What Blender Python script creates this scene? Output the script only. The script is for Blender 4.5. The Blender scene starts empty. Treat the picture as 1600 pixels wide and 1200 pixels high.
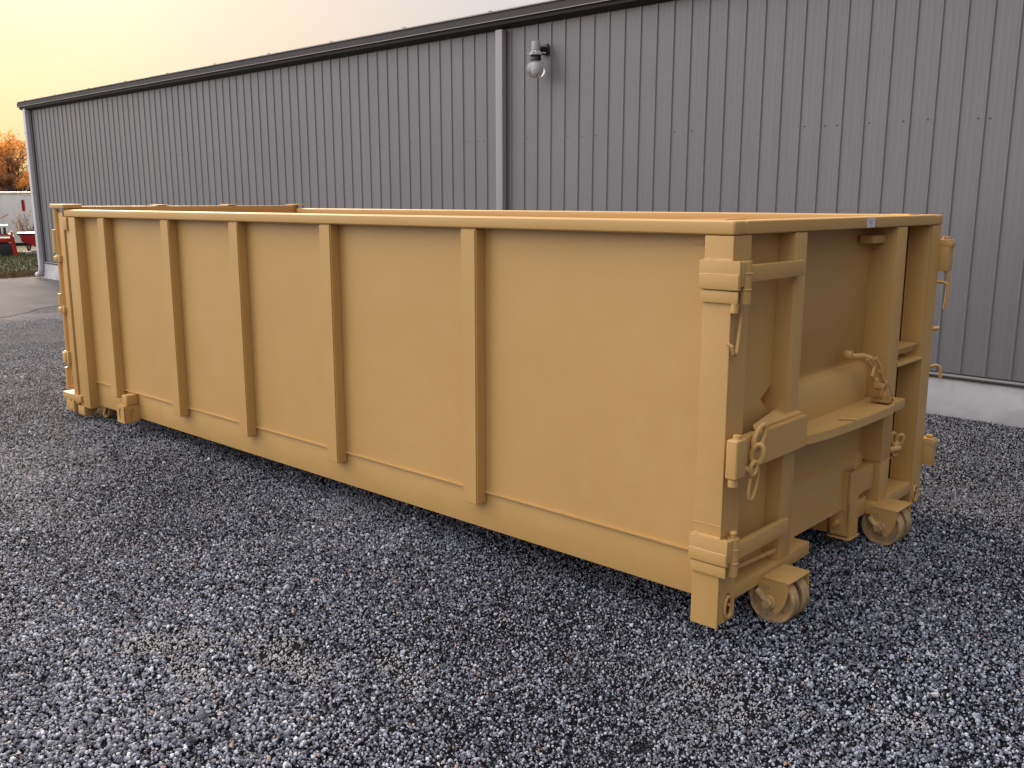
import bpy, bmesh, math, random
import numpy as np
from mathutils import Vector, Matrix, Euler
R = math.radians
PI = math.pi
random.seed(7)
rng = np.random.default_rng(11)
S = bpy.context.scene
COL = S.collection

# ------------------------------------------------------------------ camera
CAM = Vector((1.9553, -3.4910, 2.0284))
yaw, pit, rol, fpx = 2.310246, -0.205168, -0.000887, 1479.70
fw = Vector((math.cos(yaw)*math.cos(pit), math.sin(yaw)*math.cos(pit), math.sin(pit)))
rt = fw.cross(Vector((0, 0, 1))).normalized(); up = rt.cross(fw)
rt2 = rt*math.cos(rol) + up*math.sin(rol); up2 = -rt*math.sin(rol) + up*math.cos(rol)
cd = bpy.data.cameras.new("camera"); cam = bpy.data.objects.new("camera", cd); COL.objects.link(cam)
cam.matrix_world = Matrix(((rt2.x, up2.x, -fw.x, CAM.x), (rt2.y, up2.y, -fw.y, CAM.y), (rt2.z, up2.z, -fw.z, CAM.z), (0, 0, 0, 1)))
cd.sensor_width = 36; cd.lens = fpx/1600*36; cd.clip_start = 0.05; cd.clip_end = 3000
S.camera = cam

# ------------------------------------------------------------------ world, sun, exposure
SUN_DIR = Vector((-0.93, 0.34, 0.0)).normalized(); SUN_EL = R(24)
W = bpy.data.worlds.new("World"); S.world = W; W.use_nodes = True
nt = W.node_tree; N = nt.nodes; Lk = nt.links; N.clear()
out = N.new('ShaderNodeOutputWorld'); bg = N.new('ShaderNodeBackground'); bg.inputs[1].default_value = 0.1
sky = N.new('ShaderNodeTexSky'); sky.sky_type = 'NISHITA'; sky.sun_disc = False
sky.sun_elevation = SUN_EL; sky.sun_rotation = math.atan2(SUN_DIR.x, SUN_DIR.y)
sky.air_density = 1.0; sky.dust_density = 2.5; sky.ozone_density = 1.0
tc = N.new('ShaderNodeTexCoord')
def wdot(v):
    n = N.new('ShaderNodeVectorMath'); n.operation = 'DOT_PRODUCT'; n.inputs[1].default_value = v
    Lk.new(tc.outputs['Generated'], n.inputs[0]); return n.outputs['Value']
def wramp(fac, stops):
    r = N.new('ShaderNodeValToRGB'); Lk.new(fac, r.inputs[0]); e = r.color_ramp.elements
    while len(e) < len(stops): e.new(0.5)
    for i, (p, c) in enumerate(stops): e[i].position = p; e[i].color = (*c, 1)
    return r.outputs[0]
# thin bright overcast: glow around the low sun, pale lavender away from it
gl = wdot(Vector((-0.985, 0.17, 0.03)).normalized())
cl = wramp(gl, [(0.0, (.84, .84, .89)), (0.58, (.90, .865, .87)), (0.72, (.57, .56, .605)), (0.83, (.55, .49, .47)), (0.93, (.54, .44, .335)), (0.985, (.54, .44, .235)), (1.0, (.54, .43, .20))])
el = wdot(Vector((0, 0, 1)))
mul = N.new('ShaderNodeMath'); mul.operation = 'MULTIPLY_ADD'; Lk.new(el, mul.inputs[0]); mul.inputs[1].default_value = 39.0; mul.inputs[2].default_value = 13.0
nz = N.new('ShaderNodeTexNoise'); nz.inputs['Scale'].default_value = 2.2; nz.inputs['Detail'].default_value = 4
mp = N.new('ShaderNodeMapping'); mp.inputs['Scale'].default_value = (1, 1, 4); Lk.new(tc.outputs['Generated'], mp.inputs[0]); Lk.new(mp.outputs[0], nz.inputs['Vector'])
nm = N.new('ShaderNodeMapRange'); Lk.new(nz.outputs[0], nm.inputs[0]); nm.inputs[3].default_value = 0.93; nm.inputs[4].default_value = 1.05
gl2 = wdot(Vector((-0.88, -0.46, 0.12)).normalized())
az = wramp(N.new('ShaderNodeMath').outputs[0], [(0, (0, 0, 0)), (1, (1, 1, 1))])
hm = az.node.inputs[0].links[0].from_node; hm.operation = 'MULTIPLY_ADD'; Lk.new(gl2, hm.inputs[0]); hm.inputs[1].default_value = .5; hm.inputs[2].default_value = .5
els = az.node.color_ramp.elements
while len(els) < 6: els.new(.5)
for i_, (p_, v_) in enumerate([(0, .085), (.30, .135), (.56, .32), (.84, .39), (.92, .95), (1, 1.0)]): els[i_].position = p_; els[i_].color = (v_, v_, v_, 1)
m2 = N.new('ShaderNodeMath'); m2.operation = 'MULTIPLY'; Lk.new(mul.outputs[0], m2.inputs[0]); Lk.new(nm.outputs[0], m2.inputs[1])
vs = N.new('ShaderNodeVectorMath'); vs.operation = 'SCALE'; vm = N.new('ShaderNodeVectorMath'); vm.operation = 'MULTIPLY'; Lk.new(cl, vm.inputs[0]); Lk.new(az, vm.inputs[1]); Lk.new(vm.outputs[0], vs.inputs[0]); Lk.new(m2.outputs[0], vs.inputs['Scale'])
mx = N.new('ShaderNodeMix'); mx.data_type = 'RGBA'; mx.inputs[0].default_value = 0.90
Lk.new(sky.outputs[0], mx.inputs[6]); Lk.new(vs.outputs[0], mx.inputs[7])
Lk.new(mx.outputs[2], bg.inputs[0]); Lk.new(bg.outputs[0], out.inputs[0])
sd = bpy.data.lights.new("sun", 'SUN'); sun = bpy.data.objects.new("sun", sd); COL.objects.link(sun)
sd.energy = 2.7; sd.angle = R(22); sd.color = (1.0, 0.80, 0.58)
sv = Vector((SUN_DIR.x*math.cos(SUN_EL), SUN_DIR.y*math.cos(SUN_EL), math.sin(SUN_EL)))
sun.rotation_euler = sv.to_track_quat('Z', 'Y').to_euler()
S.view_settings.view_transform = 'Standard'; S.view_settings.look = 'None'
S.view_settings.exposure = 0.76; S.view_settings.gamma = 1.0
S.cycles.max_bounces = 6; S.cycles.diffuse_bounces = 4; S.cycles.use_denoising = True

# ------------------------------------------------------------------ materials
def mat(name, col, rough=0.6, metal=0.0, spec=0.5):
    m = bpy.data.materials.new(name); m.use_nodes = True
    b = m.node_tree.nodes['Principled BSDF']
    b.inputs['Base Color'].default_value = (*col, 1); b.inputs['Roughness'].default_value = rough
    b.inputs['Metallic'].default_value = metal; b.inputs['Specular IOR Level'].default_value = spec
    return m
class NB:
    def __init__(s, m): s.t = m.node_tree; s.b = s.t.nodes['Principled BSDF']; s.tc = s.t.nodes.new('ShaderNodeTexCoord')
    def n(s, ty, **k):
        x = s.t.nodes.new(ty)
        for a, v in k.items(): setattr(x, a, v)
        return x
    def l(s, a, b): s.t.links.new(a, b)
    def noise(s, scale, detail=3, rough=.5, stretch=None, coord='Object'):
        x = s.n('ShaderNodeTexNoise'); x.inputs['Scale'].default_value = scale; x.inputs['Detail'].default_value = detail; x.inputs['Roughness'].default_value = rough
        c = s.tc.outputs[coord]
        if stretch:
            mpn = s.n('ShaderNodeMapping'); mpn.inputs['Scale'].default_value = stretch; s.l(c, mpn.inputs[0]); c = mpn.outputs[0]
        s.l(c, x.inputs['Vector']); return x.outputs[0]
    def ramp(s, f, stops):
        r = s.n('ShaderNodeValToRGB'); s.l(f, r.inputs[0]); e = r.color_ramp.elements
        while len(e) < len(stops): e.new(0.5)
        for i, (p, c) in enumerate(stops):
            e[i].position = p; e[i].color = (*c, 1) if len(c) == 3 else c
        return r.outputs[0]
    def mix(s, f, a, b, mode='MIX'):
        x = s.n('ShaderNodeMix', data_type='RGBA', blend_type=mode)
        for v, i in ((f, 0), (a, 6), (b, 7)):
            if hasattr(v, 'links'): s.l(v, x.inputs[i])
            elif i == 0: x.inputs[0].default_value = v
            else: x.inputs[i].default_value = (*v, 1)
        return x.outputs[2]
    def math(s, op, a, b=None, c=None):
        x = s.n('ShaderNodeMath', operation=op)
        for i, v in enumerate((a, b, c)):
            if v is None: continue
            if hasattr(v, 'links'): s.l(v, x.inputs[i])
            else: x.inputs[i].default_value = v
        return x.outputs[0]
    def bump(s, h, strength, dist, prev=None):
        x = s.n('ShaderNodeBump'); x.inputs['Strength'].default_value = strength; x.inputs['Distance'].default_value = dist
        s.l(h, x.inputs['Height'])
        if prev is not None: s.l(prev, x.inputs['Normal'])
        return x.outputs[0]
    def base(s, c): s.l(c, s.b.inputs['Base Color'])
    def normal(s, n_): s.l(n_, s.b.inputs['Normal'])
    def rough(s, r): s.l(r, s.b.inputs['Roughness'])

PAINT = (0.50, 0.285, 0.115)
def make_paint():
    m = mat('tan_paint', PAINT, .42); k = NB(m)
    big = k.noise(1.3, 3, .5); dust = k.noise(9, 6, .65); fine = k.noise(240, 2, .5)
    c = k.mix(k.ramp(big, [(.3, (0, 0, 0)), (.7, (1, 1, 1))]), (0.505, 0.292, 0.093), (0.525, 0.306, 0.101))
    c = k.mix(k.ramp(dust, [(.52, (0, 0, 0)), (.78, (.22, .22, .22))]), c, (0.55, 0.36, 0.17))
    sp = k.ramp(k.noise(60, 2, .6), [(.73, (0, 0, 0)), (.76, (.5, .5, .5))])
    c = k.mix(sp, c, (0.40, 0.24, 0.09))
    k.base(c)
    k.rough(k.ramp(dust, [(.3, (.38,)*3), (.7, (.55,)*3)]))
    wave = k.noise(1.9, 2, .4)
    nrm = k.bump(wave, .40, .02); nrm = k.bump(fine, .10, .001, nrm)
    k.normal(nrm); return m
M_paint = make_paint()
def make_worn():
    m = mat('worn_roller_paint', PAINT, .55); k = NB(m); a = k.noise(14, 6, .7); b = k.noise(45, 4, .6)
    c = k.mix(k.ramp(a, [(.42, (0, 0, 0)), (.62, (.75, .75, .75))]), (.50, .31, .13), (.22, .165, .11))
    c = k.mix(k.ramp(b, [(.60, (0, 0, 0)), (.68, (.7, .7, .7))]), c, (.12, .09, .07)); k.base(c); k.normal(k.bump(b, .3, .003)); return m
M_worn = make_worn()
def make_cladding():
    m = mat('grey_steel_cladding', (.17, .165, .165), .45); k = NB(m)
    st = k.noise(5, 5, .6, (1.6, 1.6, .12)); bl = k.noise(.5, 3)
    c = k.mix(k.ramp(st, [(.3, (0, 0, 0)), (.7, (1, 1, 1))]), (.168, .160, .161), (.190, .181, .180))
    c = k.mix(k.ramp(bl, [(.35, (0, 0, 0)), (.65, (.5, .5, .5))]), c, (.152, .150, .157))
    k.base(c); k.normal(k.bump(k.noise(2.2, 2, .5, (2, 1, .35)), .25, .02)); return m
M_clad = make_cladding()
M_trim = mat('light_grey_trim', (.30, .285, .28), .45)
M_gutter = mat('dark_bronze_gutter', (.052, .045, .043), .6, 0, .3)
M_gutl = mat('weathered_gutter_lip', (.30, .27, .25), .4)
M_white = mat('white_downspout_metal', (.55, .54, .56), .4)
M_roof = mat('grey_roof_metal', (.16, .16, .165), .5)
M_black = mat('black_fitting', (.012, .012, .013), .4)
M_conduit = mat('grey_conduit_metal', (.35, .33, .32), .5)
M_screw = mat('dark_screw_head', (.06, .055, .055), .5)
def make_concrete():
    m = mat('foundation_concrete', (.42, .41, .40), .85); k = NB(m)
    a = k.noise(3, 6, .6); b = k.noise(1.1, 5, .6, (1, 1, 2.5))
    c = k.mix(k.ramp(a, [(.3, (0, 0, 0)), (.7, (1, 1, 1))]), (.46, .45, .45), (.56, .55, .545))
    c = k.mix(k.ramp(b, [(.47, (0, 0, 0)), (.56, (.6, .6, .6))]), c, (.38, .365, .355))
    pit = k.ramp(k.noise(11, 2, .5), [(.74, (0, 0, 0)), (.77, (.7, .7, .7))]); c = k.mix(pit, c, (.25, .24, .23))
    dr = k.ramp(k.noise(4, 4, .6, (2.5, 1, .3)), [(.60, (0, 0, 0)), (.72, (.35, .35, .35))]); c = k.mix(dr, c, (.30, .28, .265))
    k.base(c); k.normal(k.bump(k.noise(35, 4), .15, .006)); return m
M_conc = make_concrete()

def make_gravel_base():
    m = mat('gravel_base', (.08, .08, .085), .95, 0, .12); k = NB(m)
    vo = k.n('ShaderNodeTexVoronoi'); vo.inputs['Scale'].default_value = 62; k.l(k.tc.outputs['Object'], vo.inputs['Vector'])
    sep = k.n('ShaderNodeSeparateColor'); k.l(vo.outputs['Color'], sep.inputs[0])
    stone = k.ramp(sep.outputs[0], [(0, (.06, .06, .07)), (.45, (.17, .165, .175)), (.8, (.30, .285, .295)), (.95, (.48, .46, .46)), (1, (.60, .58, .57))])
    gap = k.ramp(vo.outputs['Distance'], [(.25, (1, 1, 1)), (.62, (.25, .25, .25))])
    c = k.mix(1.0, stone, gap, 'MULTIPLY')
    pale = k.ramp(k.noise(.9, 5, .6), [(.46, (0, 0, 0)), (.7, (.6, .6, .6))])
    c = k.mix(pale, c, (.25, .23, .23))
    dk = k.ramp(k.noise(.5, 4, .55), [(.42, (.5, .5, .5)), (.58, (0, 0, 0))])
    c = k.mix(dk, c, (.10, .098, .108))
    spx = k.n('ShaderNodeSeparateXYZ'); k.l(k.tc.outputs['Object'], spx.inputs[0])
    xf = k.math('MULTIPLY_ADD', spx.outputs[0], .22, 2.9)      # yard fines, darkened to paint in the shade between loose stones
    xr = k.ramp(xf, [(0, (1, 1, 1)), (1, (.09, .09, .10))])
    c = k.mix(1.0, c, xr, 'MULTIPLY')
    k.base(c)
    h = k.math('MULTIPLY', vo.outputs['Distance'], -1.0)
    nrm = k.bump(k.noise(6, 5), .6, .03); nrm = k.bump(h, .9, .012, nrm)
    k.normal(nrm); return m
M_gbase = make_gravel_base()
def make_pebble():
    m = mat('crushed_stone', (.2, .2, .2), .62); k = NB(m)
    oi = k.n('ShaderNodeObjectInfo')
    geo = k.n('ShaderNodeNewGeometry')
    c = k.ramp(oi.outputs['Random'], [(0, (.018, .019, .026)), (.30, (.045, .049, .070)), (.52, (.135, .145, .183)), (.76, (.30, .315, .375)), (.92, (.58, .60, .67)), (.985, (.74, .73, .73)), (.990, (.55, .38, .26)), (.997, (.45, .22, .16))])
    k.t.nodes[-1]
    c = k.mix(k.ramp(k.noise(120, 4, .6, coord='Object'), [(.3, (0, 0, 0)), (.7, (.5, .5, .5))]), c, (.17, .17, .19))
    sp = k.n('ShaderNodeSeparateXYZ'); k.l(geo.outputs['Position'], sp.inputs[0])
    # fines and dust lie in patches of the yard
    wn = k.n('ShaderNodeTexNoise'); wn.inputs['Scale'].default_value = .9; wn.inputs['Detail'].default_value = 5; k.l(geo.outputs['Position'], wn.inputs['Vector'])
    c = k.mix(k.ramp(wn.outputs[0], [(.52, (0, 0, 0)), (.72, (.4, .4, .4))]), c, (.32, .305, .295))
    at_ = k.n('ShaderNodeAttribute', attribute_type='INSTANCER', attribute_name='dust')
    c = k.mix(k.math('MULTIPLY', at_.outputs['Fac'], .8), c, (.46, .44, .425))
    k.base(c); return m
M_peb = make_pebble()
def make_pave():
    m = mat('worn_pavement', (.2, .19, .19), .95, 0, .08); k = NB(m)
    a = k.noise(2.0, 6, .65, (.5, 1, 1)); b = k.noise(26, 5, .6)
    c = k.mix(k.ramp(a, [(.3, (0, 0, 0)), (.7, (1, 1, 1))]), (.105, .096, .096), (.165, .152, .148))
    c = k.mix(k.ramp(b, [(.4, (0, 0, 0)), (.7, (.6, .6, .6))]), c, (.20, .185, .18))
    k.base(c); k.normal(k.bump(k.noise(40, 5), .5, .02)); return m
M_pave = make_pave()
def make_grass():
    m = mat('autumn_turf', (.06, .09, .02), .9); k = NB(m)
    a = k.noise(.35, 6, .65); b = k.noise(9, 4, .6, (1, 1, 1))
    c = k.mix(k.ramp(a, [(.38, (0, 0, 0)), (.62, (1, 1, 1))]), (.055, .062, .020), (.13, .105, .045))
    c = k.mix(k.ramp(b, [(.4, (0, 0, 0)), (.7, (.6, .6, .6))]), c, (.085, .075, .03))
    k.base(c); k.normal(k.bump(b, .8, .1)); return m
M_grass = make_grass()
M_blade = mat('dry_blade', (.13, .085, .04), .8)
M_gblade = mat('green_blade', (.085, .092, .030), .8)

# ------------------------------------------------------------------ helpers
def link(name, me, m, parent=None):
    o = bpy.data.objects.new(name, me); COL.objects.link(o)
    if m is not None: me.materials.append(m)
    if parent is not None: o.parent = parent
    return o
def tag(o, label=None, cat=None, group=None, kind=None):
    if label: o['label'] = label
    if cat: o['category'] = cat
    if group: o['group'] = group
    if kind: o['kind'] = kind
    return o
def empty(name, loc=(0, 0, 0), rot=(0, 0, 0)):
    o = bpy.data.objects.new(name, None); COL.objects.link(o); o.location = loc; o.rotation_euler = rot
    o.empty_display_size = .2; return o
class MB:
    """collects shapes in one bmesh"""
    def __init__(s): s.bm = bmesh.new()
    def _add(s, b2):
        me = bpy.data.meshes.new('t'); b2.to_mesh(me); s.bm.from_mesh(me); bpy.data.meshes.remove(me); b2.free()
    def box(s, x, y, z, bev=.004, seg=2, M=None):
        b = bmesh.new(); bmesh.ops.create_cube(b, size=1)
        for v in b.verts:
            v.co = Vector(((x[0]+x[1])/2+v.co.x*(x[1]-x[0]), (y[0]+y[1])/2+v.co.y*(y[1]-y[0]), (z[0]+z[1])/2+v.co.z*(z[1]-z[0])))
        if bev: bmesh.ops.bevel(b, geom=b.edges[:], offset=min(bev, .45*min(abs(x[1]-x[0]), abs(y[1]-y[0]), abs(z[1]-z[0]))), segments=seg, affect='EDGES', profile=.6)
        if M is not None: bmesh.ops.transform(b, matrix=M, verts=b.verts)
        s._add(b); return s
    def prism(s, pts, d, bev=0.0):
        """pts: 3d polygon loop, d: extrusion vector"""
        b = bmesh.new(); vs_ = [b.verts.new(p) for p in pts]; f = b.faces.new(vs_)
        r = bmesh.ops.extrude_face_region(b, geom=[f]); bmesh.ops.translate(b, vec=Vector(d), verts=[v for v in r['geom'] if isinstance(v, bmesh.types.BMVert)])
        bmesh.ops.recalc_face_normals(b, faces=b.faces)
        if bev: bmesh.ops.bevel(b, geom=b.edges[:], offset=bev, segments=2, affect='EDGES')
        s._add(b); return s
    def tube(s, pts, r, n=10, closed=False, cap=True):
        pts = [Vector(p) for p in pts]; b = bmesh.new(); rings = []; k = len(pts)
        rr = r if isinstance(r, (list, tuple)) else [r]*k
        prevn = None
        for i, p in enumerate(pts):
            if closed: t = (pts[(i+1) % k]-pts[i-1])
            else: t = pts[min(i+1, k-1)]-pts[max(i-1, 0)]
            t.normalize()
            if prevn is None:
                a = Vector((0, 0, 1)) if abs(t.z) < .9 else Vector((1, 0, 0)); nn = t.cross(a).normalized()
            else: nn = (prevn - t*prevn.dot(t)).normalized()
            prevn = nn; bb = t.cross(nn)
            rings.append([b.verts.new(p+(nn*math.cos(2*PI*j/n)+bb*math.sin(2*PI*j/n))*rr[i]) for j in range(n)])
        for i in range(k if closed else k-1):
            A, B = rings[i], rings[(i+1) % k]
            for j in range(n): b.faces.new((A[j], A[(j+1) % n], B[(j+1) % n], B[j]))
        if not closed and cap: b.faces.new(rings[0]); b.faces.new(rings[-1])
        for f in b.faces: f.smooth = True
        bmesh.ops.recalc_face_normals(b, faces=b.faces); s._add(b); return s
    def lathe(s, prof, c, axis='Z', n=32):
        """prof: list (radius, height) around an axis through c"""
        b = bmesh.new(); rings = []
        for (r, h) in prof:
            ring = []
            for j in range(n):
                a = 2*PI*j/n; u, v = math.cos(a)*r, math.sin(a)*r
                p = {'Z': (u, v, h), 'Y': (u, h, v), 'X': (h, u, v)}[axis]
                ring.append(b.verts.new(Vector(p)+Vector(c)))
            rings.append(ring)
        for A, B in zip(rings, rings[1:]):
            for j in range(n): b.faces.new((A[j], A[(j+1) % n], B[(j+1) % n], B[j]))
        if prof[0][0] > 1e-4: b.faces.new(rings[0])
        if prof[-1][0] > 1e-4: b.faces.new(rings[-1])
        bmesh.ops.remove_doubles(b, verts=b.verts, dist=1e-5)
        bmesh.ops.recalc_face_normals(b, faces=b.faces)
        for f in b.faces: f.smooth = True
        s._add(b); return s
    def plate_hole(s, x0, x1, ya, yb, za, zb, cy, cz, ry, rz, n=32):
        b = bmesh.new(); fr = []; 
        for X in (x0, x1):
            O = []; I = []
            for j in range(n):
                a = 2*PI*(j+.5)/n; c, q = math.cos(a), math.sin(a)
                I.append(b.verts.new((X, cy+c*ry, cz+q*rz)))
                tx = ((yb-cy) if c > 0 else (ya-cy))/c if abs(c) > 1e-6 else 1e9
                tz = ((zb-cz) if q > 0 else (za-cz))/q if abs(q) > 1e-6 else 1e9
                t = min(tx, tz); O.append(b.verts.new((X, cy+c*t, cz+q*t)))
            fr.append((O, I))
        for j in range(n):
            k = (j+1) % n
            for O, I in fr: b.faces.new((O[j], O[k], I[k], I[j]))
            b.faces.new((fr[0][0][j], fr[0][0][k], fr[1][0][k], fr[1][0][j]))
            b.faces.new((fr[0][1][j], fr[0][1][k], fr[1][1][k], fr[1][1][j]))
        bmesh.ops.recalc_face_normals(b, faces=b.faces); s._add(b); return s
    def weld(s, p, q, r=.004):
        p, q = Vector(p), Vector(q); n = max(2, int((q-p).length/.009)); 
        s.tube([p.lerp(q, i/n)+Vector((random.uniform(-1, 1), random.uniform(-1, 1), random.uniform(-1, 1)))*r*.25 for i in range(n+1)], [r*random.uniform(.7, 1.25) for _ in range(n+1)], 6); return s
    def build(s, name, m, parent=None, auto=35):
        me = bpy.data.meshes.new(name); s.bm.to_mesh(me); s.bm.free()
        if auto:
            me.set_sharp_from_angle(angle=R(auto))
            me.polygons.foreach_set('use_smooth', [True]*len(me.polygons))
        return link(name, me, m, parent)
def arc(c, r, a0, a1, n, plane='YZ'):
    o = []
    for i in range(n+1):
        a = a0+(a1-a0)*i/n; u, v = math.cos(a)*r, math.sin(a)*r
        o.append(Vector(c)+Vector({'YZ': (0, u, v), 'XZ': (u, 0, v), 'XY': (u, v, 0)}[plane]))
    return o

# ------------------------------------------------------------------ ground, yard, pavement
def ground_z(x):
    if x > -21.0: return 0.0
    return float(np.interp(-x, [21, 50, 85, 140, 400, 1500], [0, -1.25, -2.2, -3.0, -4, -6]))
def sheet(name, xs, ys, zoff, m):
    bm = bmesh.new(); g = [[bm.verts.new((x, y, ground_z(x)+zoff)) for y in ys] for x in xs]
    for i in range(len(xs)-1):
        for j in range(len(ys)-1): bm.faces.new((g[i][j], g[i+1][j], g[i+1][j+1], g[i][j+1]))
    me = bpy.data.meshes.new(name); bm.normal_update(); bm.to_mesh(me); bm.free(); return link(name, me, m)
tag(sheet('ground', [-1500, -400, -200, -140, -110, -85, -65, -50, -40, -30, -25, -21, 0, 60, 400, 1500], [-1500, -300, -60, 0, 60, 300, 1500], -.045, M_grass), kind='structure')
def yard_z(x, y):
    w = np.clip((x+14)/3, 0, 1)*np.clip((4.9-y)/.8, 0, 1)
    return w*(.007*np.sin(x*2.3+1.1*np.sin(y*1.4))+.006*np.sin(y*3.1+x*1.2)+.004*np.sin(x*6.1-y*4.3)+.003*np.sin(x*11+y*9))
def yard():
    xs = np.concatenate([[-17.5, -15], np.arange(-14, 4.01, .1), [8, 30]]); ys = np.concatenate([[-26, -12], np.arange(-9, 5.3, .1), [5.36]])
    X, Y = np.meshgrid(xs, ys, indexing='ij'); Z = np.where((X > -14) & (X < 4.1) & (Y > -9.1), yard_z(X, Y), 0)-.006
    me = bpy.data.meshes.new('yard'); nx, ny = X.shape; V = np.stack([X, Y, Z], -1).reshape(-1, 3)
    F = [(i*ny+j, (i+1)*ny+j, (i+1)*ny+j+1, i*ny+j+1) for i in range(nx-1) for j in range(ny-1)]
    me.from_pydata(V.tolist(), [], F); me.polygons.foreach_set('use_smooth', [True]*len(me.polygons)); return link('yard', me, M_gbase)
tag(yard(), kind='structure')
bm = bmesh.new(); pts = []
for i in range(81):                                   # ragged edge between pavement and gravel
    y = -26+i*(31.35/80); pts.append((-14.6+.35*math.sin(y*1.3)+.25*math.sin(y*3.7)+random.uniform(-.28, .28), y, 0))
pts += [(-20.95, 5.35, 0), (-21.3, 3, 0), (-21.2, -26, 0)]
bm.faces.new([bm.verts.new(p) for p in pts]); bmesh.ops.triangulate(bm, faces=bm.faces[:]); bmesh.ops.recalc_face_normals(bm, faces=bm.faces)
me = bpy.data.meshes.new('pavement'); bm.to_mesh(me); bm.free(); tag(link('pavement', me, M_pave), kind='structure')

# loose gravel: instanced crushed stones
def gravel():
    x0, x1, y0, y1 = -13.5, 4.0, -8.0, 5.30
    n = 2000000
    P = np.column_stack([rng.uniform(x0, x1, n), rng.uniform(y0, y1, n)])
    d = np.hypot(P[:, 0]-CAM.x, P[:, 1]-CAM.y)
    # within a widened view wedge only, thinning with distance
    ang = np.arctan2(P[:, 1]-CAM.y, P[:, 0]-CAM.x)-yaw; ang = (ang+PI) % (2*PI)-PI
    keep = (np.abs(ang) < R(72)) & (d > .9)
    keep &= ~((P[:, 0] > -6.2) & (P[:, 0] < -.5) & (P[:, 1] > .55) & (P[:, 1] < 2.3) & (rng.random(n) < .65))
    keep &= rng.random(n) < np.clip(1.25-d/14, .22, 1)
    # worn tracks and dusty spots show fewer stones
    fx = np.sin(P[:, 0]*2.1+1.3*np.sin(P[:, 1]*1.7))+np.sin(P[:, 1]*2.9+P[:, 0]*.8)
    keep &= rng.random(n) < np.clip(1.0-.07*fx, .7, 1)
    P = P[keep]; d = d[keep]; k = len(P)
    s = np.exp(rng.normal(math.log(.0046), .33, k)); s = np.clip(s, .0028, .017)
    big = rng.random(k) < .012; s[big] *= 1.55
    near = np.clip((-P[:, 1]-.6)/1.6, 0, 1)          # coarser stone away from the container, fines packed beside it
    s *= .80+.28*near+.10*np.sin(P[:, 0]*1.9+P[:, 1]*1.1)
    dust = np.zeros(k)
    spots = [(.16, -.30, .17, .07), (.37, -.36, .15, .06), (.87, .0, .12, .06), (-1.876, -1.65, .22, .10), (-1.56, -1.67, .16, .07), (-.95, -1.05, .2, .07)]
    spots += [(random.uniform(-9, 2), random.uniform(-3.5, 4.8), random.uniform(.15, .5), random.uniform(.08, .25)) for _ in range(26)]
    for hx, hy, ra, rb in spots:
        a_ = random.uniform(-.6, .9); dx, dy = P[:, 0]-hx, P[:, 1]-hy; u, v = dx*math.cos(a_)+dy*math.sin(a_), -dx*math.sin(a_)+dy*math.cos(a_)
        q = np.sqrt((u/ra)**2+(v/rb)**2)*(1+.25*np.sin(u*23+v*9)+.2*np.sin(v*41)); dust = np.maximum(dust, np.clip(1.25-q, 0, 1)*rng.uniform(.75, 1))
    fines = np.clip((-P[:, 0]-2.5)/9, 0, .5)+np.where(P[:, 1] > 2.6, .35, 0)     # dusty, packed parts of the yard
    s *= 1-.28*dust
    dust = np.maximum(dust, fines*rng.uniform(.5, 1, k))
    z = rng.random(k)*.006+s*.15+yard_z(P[:, 0], P[:, 1])
    # the little hollow near the bottom of the view
    for hx, hy, hr in ((.182, -.826, .05), (.118, -.939, .028)):
        q = np.hypot(P[:, 0]-hx, P[:, 1]-hy) < hr*rng.uniform(.7, 1.2, k); s[q] *= .35
    co = np.column_stack([P, z]).astype(np.float32)
    me = bpy.data.meshes.new('gravel'); me.vertices.add(k); me.vertices.foreach_set('co', co.ravel())
    a = me.attributes.new('rot', 'FLOAT_VECTOR', 'POINT'); a.data.foreach_set('vector', rng.uniform(0, 2*PI, (k, 3)).astype(np.float32).ravel())
    sc = np.column_stack([s*rng.uniform(.8, 1.35, k), s*rng.uniform(.75, 1.1, k), s*rng.uniform(.6, 1.0, k)]).astype(np.float32)
    a = me.attributes.new('scl', 'FLOAT_VECTOR', 'POINT'); a.data.foreach_set('vector', sc.ravel())
    a = me.attributes.new('pick', 'INT', 'POINT'); a.data.foreach_set('value', rng.integers(0, 8, k).astype(np.int32))
    a = me.attributes.new('dust', 'FLOAT', 'POINT'); a.data.foreach_set('value', dust.astype(np.float32))
    o = link('gravel', me, M_peb); tag(o, 'loose dark blue grey crushed stone covering the yard', None, None, 'stuff')
    ng = bpy.data.node_groups.new('gravel_scatter', 'GeometryNodeTree')
    ng.interface.new_socket('Geometry', in_out='INPUT', socket_type='NodeSocketGeometry')
    ng.interface.new_socket('Geometry', in_out='OUTPUT', socket_type='NodeSocketGeometry')
    A = ng.nodes.new; gi = A('NodeGroupInput'); go = A('NodeGroupOutput')
    g2i = A('GeometryNodeGeometryToInstance')
    for v in range(8):
        ico = A('GeometryNodeMeshIcoSphere'); ico.inputs['Radius'].default_value = 1; ico.inputs['Subdivisions'].default_value = 2
        sp = A('GeometryNodeSetPosition'); nz_ = A('ShaderNodeTexNoise'); nz_.noise_dimensions = '4D'
        nz_.inputs['W'].default_value = v*3.7; nz_.inputs['Scale'].default_value = 1.1; nz_.inputs['Detail'].default_value = 1.5
        sub = A('ShaderNodeVectorMath'); sub.operation = 'SUBTRACT'; sub.inputs[1].default_value = (.5, .5, .5)
        scl = A('ShaderNodeVectorMath'); scl.operation = 'SCALE'; scl.inputs['Scale'].default_value = 1.7
        ng.links.new(nz_.outputs['Color'], sub.inputs[0]); ng.links.new(sub.outputs[0], scl.inputs[0]); ng.links.new(scl.outputs[0], sp.inputs['Offset'])
        ng.links.new(ico.outputs['Mesh'], sp.inputs['Geometry'])
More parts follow.
